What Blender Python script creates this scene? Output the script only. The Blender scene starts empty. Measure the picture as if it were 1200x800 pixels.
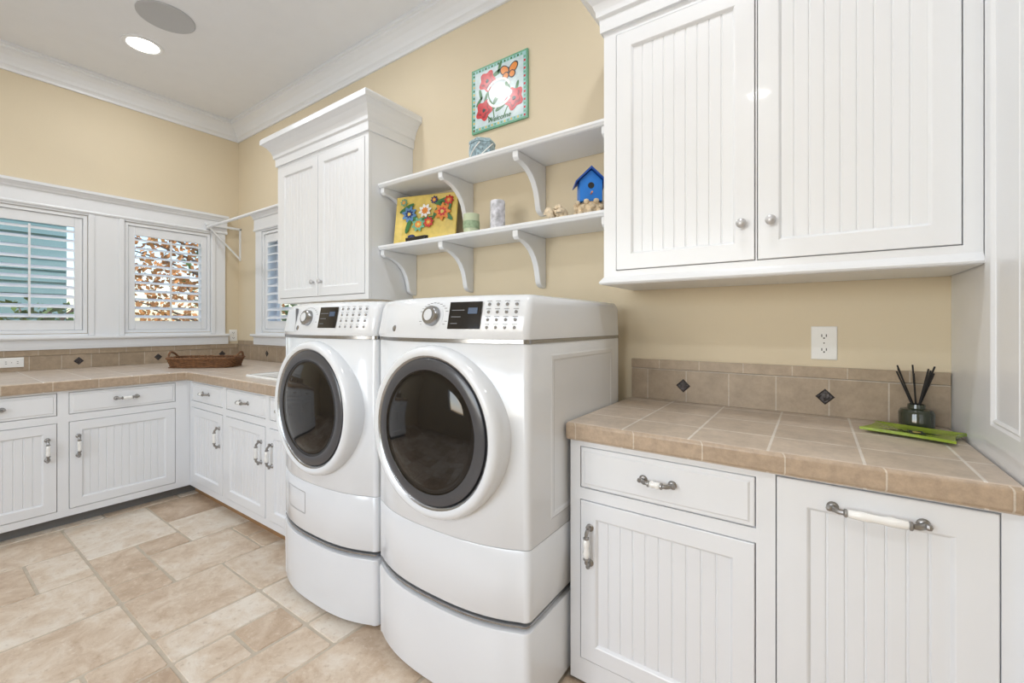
import bpy, bmesh, math, random
from mathutils import Vector, Matrix
random.seed(7)
S=bpy.context.scene
COL=S.collection
pi=math.pi
# ---------------------------------------------------------------- materials
def lin(c):
    o=[]
    for v in c:
        v=v/255.0
        o.append(v/12.92 if v<=0.04045 else ((v+0.055)/1.055)**2.4)
    return (o[0],o[1],o[2],1)
def base_mat(name):
    m=bpy.data.materials.new(name); m.use_nodes=True
    nt=m.node_tree; b=nt.nodes['Principled BSDF']
    return m,nt,b
def mat(name,c,rough=.5,metal=0,noise=0,scale=8,bump=0,bscale=40,coat=0,emit=0,trans=0,spec=None,detail=4):
    m,nt,b=base_mat(name)
    L=lin(c)
    b.inputs['Base Color'].default_value=L
    b.inputs['Roughness'].default_value=rough
    b.inputs['Metallic'].default_value=metal
    b.inputs['Coat Weight'].default_value=coat
    b.inputs['Transmission Weight'].default_value=trans
    if spec is not None: b.inputs['Specular IOR Level'].default_value=spec
    if emit:
        b.inputs['Emission Color'].default_value=L
        b.inputs['Emission Strength'].default_value=emit
    tc=nt.nodes.new('ShaderNodeTexCoord')
    n=nt.nodes.new('ShaderNodeTexNoise'); n.inputs['Scale'].default_value=scale; n.inputs['Detail'].default_value=detail
    nt.links.new(tc.outputs['Object'],n.inputs['Vector'])
    r=nt.nodes.new('ShaderNodeMapRange')
    r.inputs['From Min'].default_value=.3; r.inputs['From Max'].default_value=.7
    r.inputs['To Min'].default_value=1-noise; r.inputs['To Max'].default_value=1+noise
    nt.links.new(n.outputs['Fac'],r.inputs['Value'])
    h=nt.nodes.new('ShaderNodeHueSaturation'); h.inputs['Color'].default_value=L
    nt.links.new(r.outputs['Result'],h.inputs['Value'])
    nt.links.new(h.outputs['Color'],b.inputs['Base Color'])
    if bump:
        n2=nt.nodes.new('ShaderNodeTexNoise'); n2.inputs['Scale'].default_value=bscale; n2.inputs['Detail'].default_value=3
        nt.links.new(tc.outputs['Object'],n2.inputs['Vector'])
        bp=nt.nodes.new('ShaderNodeBump'); bp.inputs['Strength'].default_value=bump; bp.inputs['Distance'].default_value=.01
        nt.links.new(n2.outputs['Fac'],bp.inputs['Height'])
        nt.links.new(bp.outputs['Normal'],b.inputs['Normal'])
    return m
def tile_mat(name,c1,c2,grout,bw,rh,mode,off=(0,0),mortar=.003,rough=.35,nscale=9):
    m,nt,b=base_mat(name)
    N=nt.nodes.new; K=nt.links.new
    tc=N('ShaderNodeTexCoord'); sp=N('ShaderNodeSeparateXYZ'); K(tc.outputs['Object'],sp.inputs[0])
    cb=N('ShaderNodeCombineXYZ')
    ax=N('ShaderNodeMath'); ax.operation='ADD'; ay=N('ShaderNodeMath'); ay.operation='ADD'
    ax.inputs[1].default_value=off[0]; ay.inputs[1].default_value=off[1]
    if mode=='wall':
        s=N('ShaderNodeMath'); s.operation='ADD'; K(sp.outputs[0],s.inputs[0]); K(sp.outputs[1],s.inputs[1])
        K(s.outputs[0],ax.inputs[0]); K(sp.outputs[2],ay.inputs[0])
    else:
        K(sp.outputs[0],ax.inputs[0]); K(sp.outputs[1],ay.inputs[0])
    K(ax.outputs[0],cb.inputs[0]); K(ay.outputs[0],cb.inputs[1])
    br=N('ShaderNodeTexBrick'); br.offset=0; br.squash=1
    br.inputs['Scale'].default_value=1; br.inputs['Brick Width'].default_value=bw; br.inputs['Row Height'].default_value=rh
    br.inputs['Mortar Size'].default_value=mortar; br.inputs['Mortar Smooth'].default_value=.2
    br.inputs['Color1'].default_value=lin(c1); br.inputs['Color2'].default_value=lin(c2); br.inputs['Mortar'].default_value=lin(grout)
    K(cb.outputs[0],br.inputs['Vector'])
    n=N('ShaderNodeTexNoise'); n.inputs['Scale'].default_value=nscale; n.inputs['Detail'].default_value=8; n.inputs['Roughness'].default_value=.75
    K(tc.outputs['Object'],n.inputs['Vector'])
    r=N('ShaderNodeMapRange'); r.inputs['From Min'].default_value=.3; r.inputs['From Max'].default_value=.7
    r.inputs['To Min'].default_value=.78; r.inputs['To Max'].default_value=1.16
    K(n.outputs['Fac'],r.inputs['Value'])
    h=N('ShaderNodeHueSaturation'); K(br.outputs['Color'],h.inputs['Color']); K(r.outputs['Result'],h.inputs['Value'])
    K(h.outputs['Color'],b.inputs['Base Color'])
    b.inputs['Roughness'].default_value=rough
    bp=N('ShaderNodeBump'); bp.invert=True; bp.inputs['Strength'].default_value=.4; bp.inputs['Distance'].default_value=.003
    K(br.outputs['Fac'],bp.inputs['Height']); K(bp.outputs['Normal'],b.inputs['Normal'])
    return m
def floor_mat():
    m,nt,b=base_mat('travertine'); N=nt.nodes.new; K=nt.links.new
    tc=N('ShaderNodeTexCoord')
    at=N('ShaderNodeAttribute'); at.attribute_name='tint'
    ra=N('ShaderNodeValToRGB')
    e=ra.color_ramp.elements; e[0].color=lin((176,152,128)); e[0].position=.0; e[1].color=lin((226,216,202))
    x=e.new(.33); x.color=lin((195,172,148)); x=e.new(.62); x.color=lin((211,193,172))
    # per-stone offset so the veining breaks at each joint
    vo=N('ShaderNodeVectorMath'); vo.operation='MULTIPLY_ADD'; cb=N('ShaderNodeCombineXYZ')
    K(at.outputs['Fac'],cb.inputs[0]); K(at.outputs['Fac'],cb.inputs[1]); K(cb.outputs[0],vo.inputs[0]); vo.inputs[1].default_value=(37,53,0); K(tc.outputs['Object'],vo.inputs[2])
    n=N('ShaderNodeTexNoise'); n.inputs['Scale'].default_value=6.5; n.inputs['Detail'].default_value=10; n.inputs['Roughness'].default_value=.72; n.inputs['Distortion'].default_value=.5
    K(vo.outputs[0],n.inputs['Vector'])
    mx=N('ShaderNodeMath'); mx.operation='MULTIPLY_ADD'; mx.inputs[1].default_value=2.2; mx.inputs[2].default_value=-1.1
    K(n.outputs['Fac'],mx.inputs[0])
    ad=N('ShaderNodeMath'); ad.operation='ADD'; K(mx.outputs[0],ad.inputs[0]); K(at.outputs['Fac'],ad.inputs[1])
    K(ad.outputs[0],ra.inputs['Fac'])
    n2=N('ShaderNodeTexNoise'); n2.inputs['Scale'].default_value=30; n2.inputs['Detail'].default_value=8; n2.inputs['Roughness'].default_value=.75
    K(vo.outputs[0],n2.inputs['Vector'])
    r2=N('ShaderNodeMapRange'); r2.inputs['From Min'].default_value=.55; r2.inputs['From Max'].default_value=.68; r2.inputs['To Min'].default_value=0; r2.inputs['To Max'].default_value=.6
    K(n2.outputs['Fac'],r2.inputs['Value'])
    mi=N('ShaderNodeMix'); mi.data_type='RGBA'; K(r2.outputs['Result'],mi.inputs['Factor']); K(ra.outputs['Color'],mi.inputs[6]); mi.inputs[7].default_value=lin((166,140,114))
    r3=N('ShaderNodeMapRange'); r3.inputs['From Min'].default_value=.44; r3.inputs['From Max'].default_value=.33; r3.inputs['To Min'].default_value=0; r3.inputs['To Max'].default_value=.5
    K(n2.outputs['Fac'],r3.inputs['Value'])
    m2=N('ShaderNodeMix'); m2.data_type='RGBA'; K(r3.outputs['Result'],m2.inputs['Factor']); K(mi.outputs[2],m2.inputs[6]); m2.inputs[7].default_value=lin((234,226,213))
    K(m2.outputs[2],b.inputs['Base Color'])
    b.inputs['Roughness'].default_value=.42
    bp=N('ShaderNodeBump'); bp.inputs['Strength'].default_value=.3; bp.inputs['Distance'].default_value=.004; bp.invert=True
    K(n2.outputs['Fac'],bp.inputs['Height']); K(bp.outputs['Normal'],b.inputs['Normal'])
    return m
def glass_mat(name,c=(255,255,255),f=.06):
    m=bpy.data.materials.new(name); m.use_nodes=True; nt=m.node_tree; nt.nodes.clear()
    o=nt.nodes.new('ShaderNodeOutputMaterial'); t=nt.nodes.new('ShaderNodeBsdfTransparent'); g=nt.nodes.new('ShaderNodeBsdfGlossy')
    t.inputs[0].default_value=lin(c); g.inputs['Roughness'].default_value=.03
    x=nt.nodes.new('ShaderNodeMixShader'); x.inputs[0].default_value=f
    nt.links.new(t.outputs[0],x.inputs[1]); nt.links.new(g.outputs[0],x.inputs[2]); nt.links.new(x.outputs[0],o.inputs[0])
    return m
M={}
M['wall']=mat('wall_paint',(222,208,181),.7,noise=.02,scale=2,bump=.05,bscale=120)
M['ceil']=mat('ceiling_paint',(238,240,244),.8,noise=.01,bump=.05,bscale=90)
M['white']=mat('cabinet_white_paint',(236,238,241),.3,noise=.006,scale=3,coat=.1)
M['trim']=mat('trim_white_paint',(236,238,241),.38,noise=.006,scale=3)
M['enamel']=mat('appliance_enamel',(228,231,235),.16,noise=.003,coat=.3)
M['enamel2']=mat('appliance_plastic',(218,221,225),.3,noise=.003)
M['silver']=mat('silver_strip',(165,167,170),.25,metal=.9)
M['grey']=mat('grey_plastic',(120,122,126),.4)
M['dgrey']=mat('door_ring_grey',(70,71,76),.3,coat=.3)
M['black']=mat('door_glass_black',(13,13,15),.06,coat=.1)
M['screen']=mat('screen_black',(18,20,26),.1,coat=.5)
M['pewter']=mat('pewter',(160,158,156),.3,metal=.9,noise=.08,scale=60)
M['ceramic']=mat('ceramic_white',(244,243,240),.12,coat=.5)
M['toe']=mat('toe_kick_grey',(122,122,122),.6)
M['brown']=mat('toe_strip_wood',(170,132,92),.6,noise=.1)
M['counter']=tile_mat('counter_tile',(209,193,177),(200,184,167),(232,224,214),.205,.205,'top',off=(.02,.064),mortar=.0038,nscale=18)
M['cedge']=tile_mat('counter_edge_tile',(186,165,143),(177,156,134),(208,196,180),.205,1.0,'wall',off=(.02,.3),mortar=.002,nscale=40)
M['splash']=tile_mat('backsplash_tile',(171,153,132),(160,142,120),(194,182,167),.169,.142,'wall',off=(-4.324,-.914),mortar=.0025,nscale=18)
M['scap']=tile_mat('backsplash_cap_tile',(175,156,134),(165,147,124),(196,184,168),.169,1.0,'wall',off=(-4.324-.05,-.5),mortar=.002,nscale=24)
M['metaltile']=mat('dark_metal_tile',(74,70,70),.35,metal=.7,noise=.3,scale=80,bump=.6,bscale=90)
M['floor']=floor_mat()
M['grout']=mat('floor_grout',(190,178,161),.8,noise=.08,scale=30)
M['plastic']=mat('white_plastic',(240,240,238),.3)
M['slot']=mat('outlet_slot',(50,50,50),.5)
M['lamp']=mat('lamp_lens',(255,250,240),.4,emit=9)
M['speaker']=mat('speaker_grille',(196,198,202),.6,bump=.4,bscale=400)
M['wicker']=mat('wicker',(122,84,52),.6,noise=.35,scale=50,bump=.6,bscale=120)
M['glass']=glass_mat('window_glass')
M['teal']=mat('teal_siding',(140,172,172),.6,noise=.06,scale=3)
M['leafg']=mat('leaf_green',(98,124,66),.7,noise=.3,scale=3)
M['leafo']=mat('leaf_autumn',(200,138,76),.7,noise=.35,scale=3)
M['bark']=mat('bark',(104,86,72),.8,noise=.2,scale=10)
M['ground']=mat('lawn',(140,148,112),.9,noise=.2,scale=3)
# ---------------------------------------------------------------- helpers
def empty(name,loc):
    e=bpy.data.objects.new(name,None); e.empty_display_size=.1; e.location=loc; COL.objects.link(e); return e
def link(o,parent):
    COL.objects.link(o)
    if parent is not None:
        o.parent=parent; o.matrix_parent_inverse=Matrix.Translation(-Vector(parent.location))
    return o
def mesh(name,verts,faces,m,parent=None,smooth=False,mats=None,fm=None,bevel=0,seg=2,recalc=True):
    me=bpy.data.meshes.new(name)
    me.from_pydata([tuple(v) for v in verts],[],faces)
    for x in (mats or [m]): me.materials.append(M[x] if isinstance(x,str) else x)
    if fm:
        for p,i in zip(me.polygons,fm): p.material_index=i
    if recalc:
        bm=bmesh.new(); bm.from_mesh(me); bmesh.ops.recalc_face_normals(bm,faces=bm.faces); bm.to_mesh(me); bm.free()
    if smooth:
        me.shade_smooth()
    o=bpy.data.objects.new(name,me); link(o,parent)
    if bevel:
        b=o.modifiers.new('bevel','BEVEL'); b.width=bevel; b.segments=seg; b.limit_method='ANGLE'; b.angle_limit=.6
    if smooth=='auto' or bevel:
        try:
            me.set_sharp_from_angle(angle=.7)
        except Exception: pass
    return o
BF=[(0,1,3,2),(4,6,7,5),(0,4,5,1),(2,3,7,6),(0,2,6,4),(1,5,7,3)]
def idm(x,y,z): return (x,y,z)
class G:
    """accumulates geometry for one mesh"""
    def __init__(s): s.v=[]; s.f=[]; s.m=[]
    def add(s,v,f,mi=0):
        n=len(s.v); s.v+= [tuple(q) for q in v]; s.f+=[tuple(i+n for i in q) for q in f]; s.m+=[mi]*len(f)
    def box(s,a0,a1,b0,b1,c0,c1,mp=idm,mi=0):
        s.add([mp(a,b,c) for a in (a0,a1) for b in (b0,b1) for c in (c0,c1)],BF,mi)
    def tube(s,pts,r,n=8,mi=0,closed=False):
        pts=[Vector(p) for p in pts]; k=len(pts); rs=r if isinstance(r,(list,tuple)) else [r]*k
        V=[]; F=[]; up=None
        for i,p in enumerate(pts):
            if closed: t=pts[(i+1)%k]-pts[i-1]
            else: t=pts[min(i+1,k-1)]-pts[max(i-1,0)]
            t.normalize()
            if up is None: up=Vector((0,0,1)) if abs(t.z)<.9 else Vector((1,0,0))
            a=t.cross(up)
            if a.length<1e-4: up=Vector((1,.2,.1)); a=t.cross(up)
            a.normalize(); b=a.cross(t).normalized(); up=b
            for j in range(n):
                q=2*pi*j/n; V.append(p+a*math.cos(q)*rs[i]+b*math.sin(q)*rs[i])
        for i in range(k if closed else k-1):
            i2=(i+1)%k
            for j in range(n):
                j2=(j+1)%n; F.append((i*n+j,i*n+j2,i2*n+j2,i2*n+j))
        if not closed:
            F.append(tuple(range(n))); F.append(tuple((k-1)*n+j for j in range(n)))
        s.add(V,F,mi)
    def lathe(s,prof,o,ax,n=40,mi=0,cap=True):
        """prof list (r,h) ; o origin ; ax axis"""
        o=Vector(o); ax=Vector(ax).normalized()
        u=ax.orthogonal().normalized(); w=ax.cross(u)
        V=[];F=[]
        for r,h in prof:
            for j in range(n):
                q=2*pi*j/n; V.append(o+ax*h+(u*math.cos(q)+w*math.sin(q))*max(r,1e-5))
        for i in range(len(prof)-1):
            for j in range(n):
                j2=(j+1)%n; F.append((i*n+j,i*n+j2,(i+1)*n+j2,(i+1)*n+j))
        if cap:
            F.append(tuple(range(n))); F.append(tuple((len(prof)-1)*n+j for j in range(n)))
        s.add(V,F,mi)
    def prism(s,pts,vec,mi=0):
        n=len(pts); vec=Vector(vec); V=[Vector(p) for p in pts]; V+= [p+vec for p in V]
        F=[tuple(range(n)),tuple(range(n,2*n))]+[(i,(i+1)%n,(i+1)%n+n,i+n) for i in range(n)]
        s.add(V,F,mi)
    def ell(s,c,r,n=12,mi=0,rot=None):
        V=[];F=[]; k=n//2
        for i in range(k+1):
            th=pi*i/k
            for j in range(n):
                q=2*pi*j/n
                p=Vector((r[0]*max(math.sin(th),1e-3)*math.cos(q),r[1]*max(math.sin(th),1e-3)*math.sin(q),r[2]*math.cos(th)))
                if rot: p=rot@p
                V.append(Vector(c)+p)
        for i in range(k):
            for j in range(n): F.append((i*n+j,i*n+(j+1)%n,(i+1)*n+(j+1)%n,(i+1)*n+j))
        s.add(V,F,mi)
    def out(s,name,mats,parent=None,smooth=False,bevel=0,seg=2,recalc=True):
        if isinstance(mats,str): mats=[mats]
        return mesh(name,s.v,s.f,None,parent,smooth,mats,s.m,bevel,seg,recalc)
def box(name,x0,x1,y0,y1,z0,z1,m,parent=None,bevel=0,mp=idm):
    g=G(); g.box(x0,x1,y0,y1,z0,z1,mp); return g.out(name,m,parent,bevel=bevel)
def sweepg(g,path,prof,mi=0):
    n=len(path); P=[Vector(p) for p in path]; k=len(prof)
    V=[]
    for i,p in enumerate(P):
        ns=[]
        if i>0: d=(P[i]-P[i-1]).normalized(); ns.append(Vector((d.y,-d.x)))
        if i<n-1: d=(P[i+1]-P[i]).normalized(); ns.append(Vector((d.y,-d.x)))
        if len(ns)==2: o=(ns[0]+ns[1]); o=o/ (1+ns[0].dot(ns[1]))
        else: o=ns[0]
        for dd,z in prof: V.append((p.x+o.x*dd,p.y+o.y*dd,z))
    F=[]
    for i in range(n-1):
        for j in range(k): F.append((i*k+j,i*k+(j+1)%k,(i+1)*k+(j+1)%k,(i+1)*k+j))
    F.append(tuple(range(k))); F.append(tuple((n-1)*k+j for j in range(k)))
    g.add(V,F,mi)
def grid(g,mp,a0,a1,z0,z1,ops,d0,d1,mi=0):
    A=sorted(set([a0,a1]+[v for o in ops for v in o[:2] if a0<v<a1])); Z=sorted(set([z0,z1]+[v for o in ops for v in o[2:] if z0<v<z1]))
    for i in range(len(A)-1):
        run=None
        for j in range(len(Z)-1):
            ca=(A[i]+A[i+1])/2; cz=(Z[j]+Z[j+1])/2
            if any(o[0]<ca<o[1] and o[2]<cz<o[3] for o in ops):
                if run is not None: g.box(A[i],A[i+1],d0,d1,run,Z[j],mp,mi); run=None
            elif run is None: run=Z[j]
        if run is not None: g.box(A[i],A[i+1],d0,d1,run,Z[-1],mp,mi)
def loops(g,mp,a0,a1,z0,z1,L,cap=True,mi=0):
    V=[];F=[]
    for ins,d in L:
        V+=[mp(a0+ins,d,z0+ins),mp(a1-ins,d,z0+ins),mp(a1-ins,d,z1-ins),mp(a0+ins,d,z1-ins)]
    for i in range(len(L)-1):
        for j in range(4): F.append((i*4+j,i*4+(j+1)%4,i*4+4+(j+1)%4,i*4+4+j))
    if cap:
        n=(len(L)-1)*4; F.append((n,n+1,n+2,n+3))
    g.add(V,F,mi)
def mapM(yf): return lambda a,d,z:(a,yf-d,z)      # faces -y
def mapF(xf): return lambda a,d,z:(xf+d,a,z)      # faces +x
def door(name,mp,a0,a1,z0,z1,parent,s=.062,d0=-.018,d1=.004):
    gp=.003; a0+=gp;a1-=gp;z0+=gp;z1-=gp
    g=G()
    loops(g,mp,a0,a1,z0,z1,[(0,d0),(0,d1-.002),(.002,d1),(s-.008,d1),(s-.005,d1-.002),(s,d1-.009),(s+.001,d1-.012)],cap=False)
    # beadboard
    b0=a0+s-.004; b1=a1-s+.004; w=b1-b0; n=max(4,round(w/.040)); st=w/n
    pd=d1-.010; gd=pd-.003
    xs=[(b0,pd)]
    for i in range(1,n):
        c=b0+i*st; xs+=[(c-.0035,pd),(c-.0012,gd),(c+.0012,gd),(c+.0035,pd)]
    xs.append((b1,pd))
    zb=z0+s-.004; zt=z1-s+.004
    V=[mp(a,d,zb) for a,d in xs]+[mp(a,d,zt) for a,d in xs]; k=len(xs)
    g.add(V,[(i,i+1,i+1+k,i+k) for i in range(k-1)])
    g.box(a0+.004,a1-.004,d0,gd-.002,z0+.004,z1-.004,mp)
    return g.out(name,'white',parent,recalc=True)
def drawer(name,mp,a0,a1,z0,z1,parent,d0=-.018,d1=.004):
    gp=.003; g=G()
    loops(g,mp,a0+gp,a1-gp,z0+gp,z1-gp,[(0,d0),(0,d1-.006),(.003,d1-.004),(.012,d1-.004),(.017,d1)])
    return g.out(name,'white',parent)
def pull(name,mp,a,z,vert,parent,L=.105,d0=.004):
    """pewter bow pull with a ceramic grip"""
    g=G(); o=.030
    def P(t,d): # t along
        return mp(a,d,z+t) if vert else mp(a+t,d,z)
    h=L/2; e=.024
    for sg in (1,-1):
        q=[P(sg*t,d) for t,d in [(-h,d0),(-h,d0+.012),(-h+.004,d0+.023),(-h+.012,d0+o),(-h+e,d0+o+.001)]]
        g.tube(q,[.0085,.006,.0065,.007,.006],8,0)
        g.lathe([(.013,0),(.0135,.002),(.011,.005),(.007,.008)],P(-sg*h,d0),Vector(mp(0,1,0))-Vector(mp(0,0,0)),14,0)
        c=Vector(P(sg*(-h+e),d0+o+.001)); ax=Vector(P(sg,0))-Vector(P(0,0))
        g.lathe([(.006,-.004),(.0105,-.001),(.0105,.003),(.008,.005)],c,ax,12,0)
        g.ell(Vector(P(-sg*(h+.007),d0+.018)),(.008,.008,.008),8,0)
    c=Vector(P(-h+e+.003,d0+o+.001)); ax=Vector(P(1,0))-Vector(P(0,0)); l=L-2*e-.006
    g.lathe([(.006,0),(.0095,.004),(.0115,l*.28),(.0095,l*.42),(.0095,l*.58),(.0115,l*.72),(.0095,l-.004),(.006,l)],c,ax,14,1)
    return g.out(name,['pewter','ceramic'],parent,smooth='auto')
def knob(name,mp,a,z,parent,d0=.004,r=.016):
    g=G(); ax=Vector(mp(0,1,0))-Vector(mp(0,0,0))
    g.lathe([(.007,0),(.006,.012),(.009,.016),(r,.021),(r,.025),(r*.7,.030),(.001,.032)],mp(a,d0,z),ax,20)
    return g.out(name,'pewter2',parent,smooth='auto')
M['pewter2']=mat('brushed_nickel',(200,200,202),.35,metal=.5)
# ---------------------------------------------------------------- room
XR=7.2; YB=-4.2; CZ=3.26
wins_far=[(-1.75,-1.12,1.19,2.13),(-.89,-.257,1.19,2.13)]
win_main=[(.52,1.25,1.19,2.13)]
g=G(); grid(g,mapF(0),YB,.16,0,CZ,wins_far,-.16,0); g.out('wall_left','wall')
g=G(); grid(g,mapM(0),0,XR,0,CZ,win_main,-.16,0); g.out('wall_back','wall')
box('wall_right',XR,XR+.1,YB,.16,0,CZ,'wall')
g=G(); mpO=lambda a,d,z:(a,YB+d,z); grid(g,mpO,0,XR,0,CZ,[(2.2,4.6,.9,2.4)],-.1,0); g.out('wall_front','wall')
box('ceiling',-.16,XR+.1,YB-.1,.16,CZ,CZ+.1,'ceil')
# floor: tumbled travertine in random ashlar pattern
U=.203; nx=int(XR/U)+1; ny=int(-YB/U)+1
occ=[[False]*ny for _ in range(nx)]
me=bpy.data.meshes.new('floor'); V=[];F=[];T=[];MI=[]
def q(x0,x1,y0,y1,z,t,mi):
    n=len(V); V.extend([(x0,y0,z),(x1,y0,z),(x1,y1,z),(x0,y1,z)]); F.append((n,n+1,n+2,n+3)); T.append(t); MI.append(mi)
sizes=[(3,2),(2,3),(2,2),(2,2),(2,1),(1,2),(1,1),(2,2),(1,1)]
for j in range(ny):
    for i in range(nx):
        if occ[i][j]: continue
        ss=sizes[:]; random.shuffle(ss); ss.append((1,1))
        for (w,h) in ss:
            if i+w<=nx and j+h<=ny and all(not occ[i+a][j+b] for a in range(w) for b in range(h)): break
        for a in range(w):
            for b in range(h): occ[i+a][j+b]=True
        x0=i*U;x1=(i+w)*U;y0=-(j+h)*U;y1=-j*U; gp=.0055; t=random.random()*.7+.15
        n=len(V); c=.008
        def jit(): return random.uniform(-.002,.002)
        ring=[]
        for (cx,cy,sx,sy) in [(x0,y0,1,1),(x1,y0,-1,1),(x1,y1,-1,-1),(x0,y1,1,-1)]:
            px=cx+sx*gp+jit(); py=cy+sy*gp+jit()
            p1=(px+sx*c,py); p2=(px,py+sy*c)
            ring+= [p2,p1] if (sx,sy) in [(1,1),(-1,-1)] else [p1,p2]
        V.extend([(p[0],p[1],-.004) for p in ring])
        mx=(x0+x1)/2; my=(y0+y1)/2
        V.extend([(p[0]-math.copysign(.003,p[0]-mx),p[1]-math.copysign(.003,p[1]-my),0) for p in ring])
        for k in range(8): F.append((n+k,n+(k+1)%8,n+8+(k+1)%8,n+8+k)); T.append(t); MI.append(0)
        F.append(tuple(range(n+8,n+16))); T.append(t); MI.append(0)
q(-.16,XR+.1,YB-.2,.16,-.0032,.5,1)
me.from_pydata(V,[],F); me.materials.append(M['floor']); me.materials.append(M['grout'])
at=me.attributes.new('tint','FLOAT','FACE')
for k,t in enumerate(T): at.data[k].value=t
for p,i in zip(me.polygons,MI): p.material_index=i
link(bpy.data.objects.new('floor',me),None)
# crown
g=G(); sweepg(g,[(0,YB),(0,0),(XR,0)],[(0,3.10),(.014,3.10),(.016,3.118),(.026,3.128),(.036,3.135),(.044,3.155),(.066,3.19),(.092,3.214),(.108,3.222),(.110,3.236),(.122,3.240),(.122,3.2599),(0,3.2599)])
g.out('trim_1','trim',smooth=False)
# ---------------------------------------------------------------- windows with shutters
def shutter(name,mp,a0,a1,z0,z1,tilt=.45):
    e=empty(name,mp((a0+a1)/2,0,(z0+z1)/2))
    g=G(); loops(g,mp,a0-.0,a1+.0,z0,z1,[(0,-.15),(0,.012),(.022,.012),(.024,.004),(.024,-.15)],cap=False)
    g.out('frame',['trim'],e)
    g=G(); b0=a0+.026;b1=a1-.026;c0=z0+.026;c1=z1-.026; s=.045; r=.075
    grid(g,mp,b0,b1,c0,c1,[(b0+s,b1-s,c0+r,c1-r)],-.028,.0)
    g.out('shutter_panel',['trim'],e,bevel=.003)
    g=G(); n=round((c1-c0-2*r)/.072); st=(c1-c0-2*r)/n
    for i in range(n):
        zc=c0+r+(i+.5)*st; ring=[]
        for k in range(10):
            t=2*pi*k/10; u=.036*math.cos(t); w=.0048*math.sin(t)
            ring.append((u*math.cos(tilt)-w*math.sin(tilt), u*math.sin(tilt)+w*math.cos(tilt)))
        Vv=[mp(b0+s+.001,-.014+d,zc-z) for d,z in ring]+[mp(b1-s-.001,-.014+d,zc-z) for d,z in ring]
        g.add(Vv,[(k,(k+1)%10,(k+1)%10+10,k+10) for k in range(10)]+[tuple(range(10)),tuple(range(10,20))])
    g.out('louvers',['trim'],e)
    g=G(); am=(a0+a1)/2; g.box(am-.006,am+.006,.022,.032,c0+r+.03,c1-r-.02,mp); g.out('tilt_rod',['trim'],e)
    g=G(); g.box(a0,a1,-.115,-.11,z0,z1,mp)
    g.out('glass_pane',['glass'],e)
    g=G(); g.box(a0+.024,a0+.05,-.13,-.10,z0+.024,z1-.024,mp); g.box(a1-.05,a1-.024,-.13,-.10,z0+.024,z1-.024,mp); g.box(a0,a1,-.13,-.10,z0+.024,z0+.055,mp); g.box(a0,a1,-.13,-.10,z1-.055,z1-.024,mp)
    g.out('sash',['trim'],e)
shutter('window_1',mapF(0),*wins_far[0],tilt=.42)
shutter('window_2',mapF(0),*wins_far[1],tilt=.36)
shutter('window_3',mapM(0),*win_main[0],tilt=.5)
# casing: far wall
g=G(); mp=mapF(0)
grid(g,mp,-2.3,-.13,1.165,2.15,[(o[0]-.004,o[1]+.004,o[2]-.004,o[3]+.004) for o in wins_far],0,.022)
g.out('trim_2','trim',bevel=.003)
HP=[(0,2.15),(.03,2.15),(.034,2.16),(.03,2.17),(.026,2.172),(.026,2.262),(.036,2.266),(.04,2.28),(.055,2.296),(.068,2.302),(.07,2.322),(0,2.322)]
g=G(); sweepg(g,[(0,-2.32),(0,-.115)],HP); g.out('trim_3','trim')
SP=[(0,1.068),(.024,1.068),(.026,1.09),(.024,1.135),(.03,1.14),(.055,1.146),(.06,1.155),(.058,1.168),(0,1.168)]
g=G(); sweepg(g,[(0,-2.33),(0,-.105)],SP); g.out('trim_4','trim')
# raised casing details between windows
for k,(a,b) in enumerate([(-1.115,-1.08),(-.93,-.895),(-.252,-.217)]):
    box('trim_%d'%(5+k),a,b,.022,.03,1.17,2.148,'trim',mp=mapF(0),bevel=.003)
g=G(); mp=mapM(0); grid(g,mp,.40,1.37,1.165,2.15,[(win_main[0][0]-.004,win_main[0][1]+.004,1.186,2.134)],0,.022); g.out('trim_8','trim',bevel=.003)
g=G(); sweepg(g,[(.38,0),(1.39,0)],HP); g.out('trim_9','trim')
g=G(); sweepg(g,[(.37,0),(1.40,0)],SP); g.out('trim_10','trim')
# front wall window (behind camera), added to hold the soft fill lamp: frame only
g=G(); grid(g,mpO,2.15,4.65,.85,2.45,[(2.2,3.37,.9,2.4),(3.43,4.6,.9,2.4)],-.06,.02); g.out('window_4','trim',bevel=.004)
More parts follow.
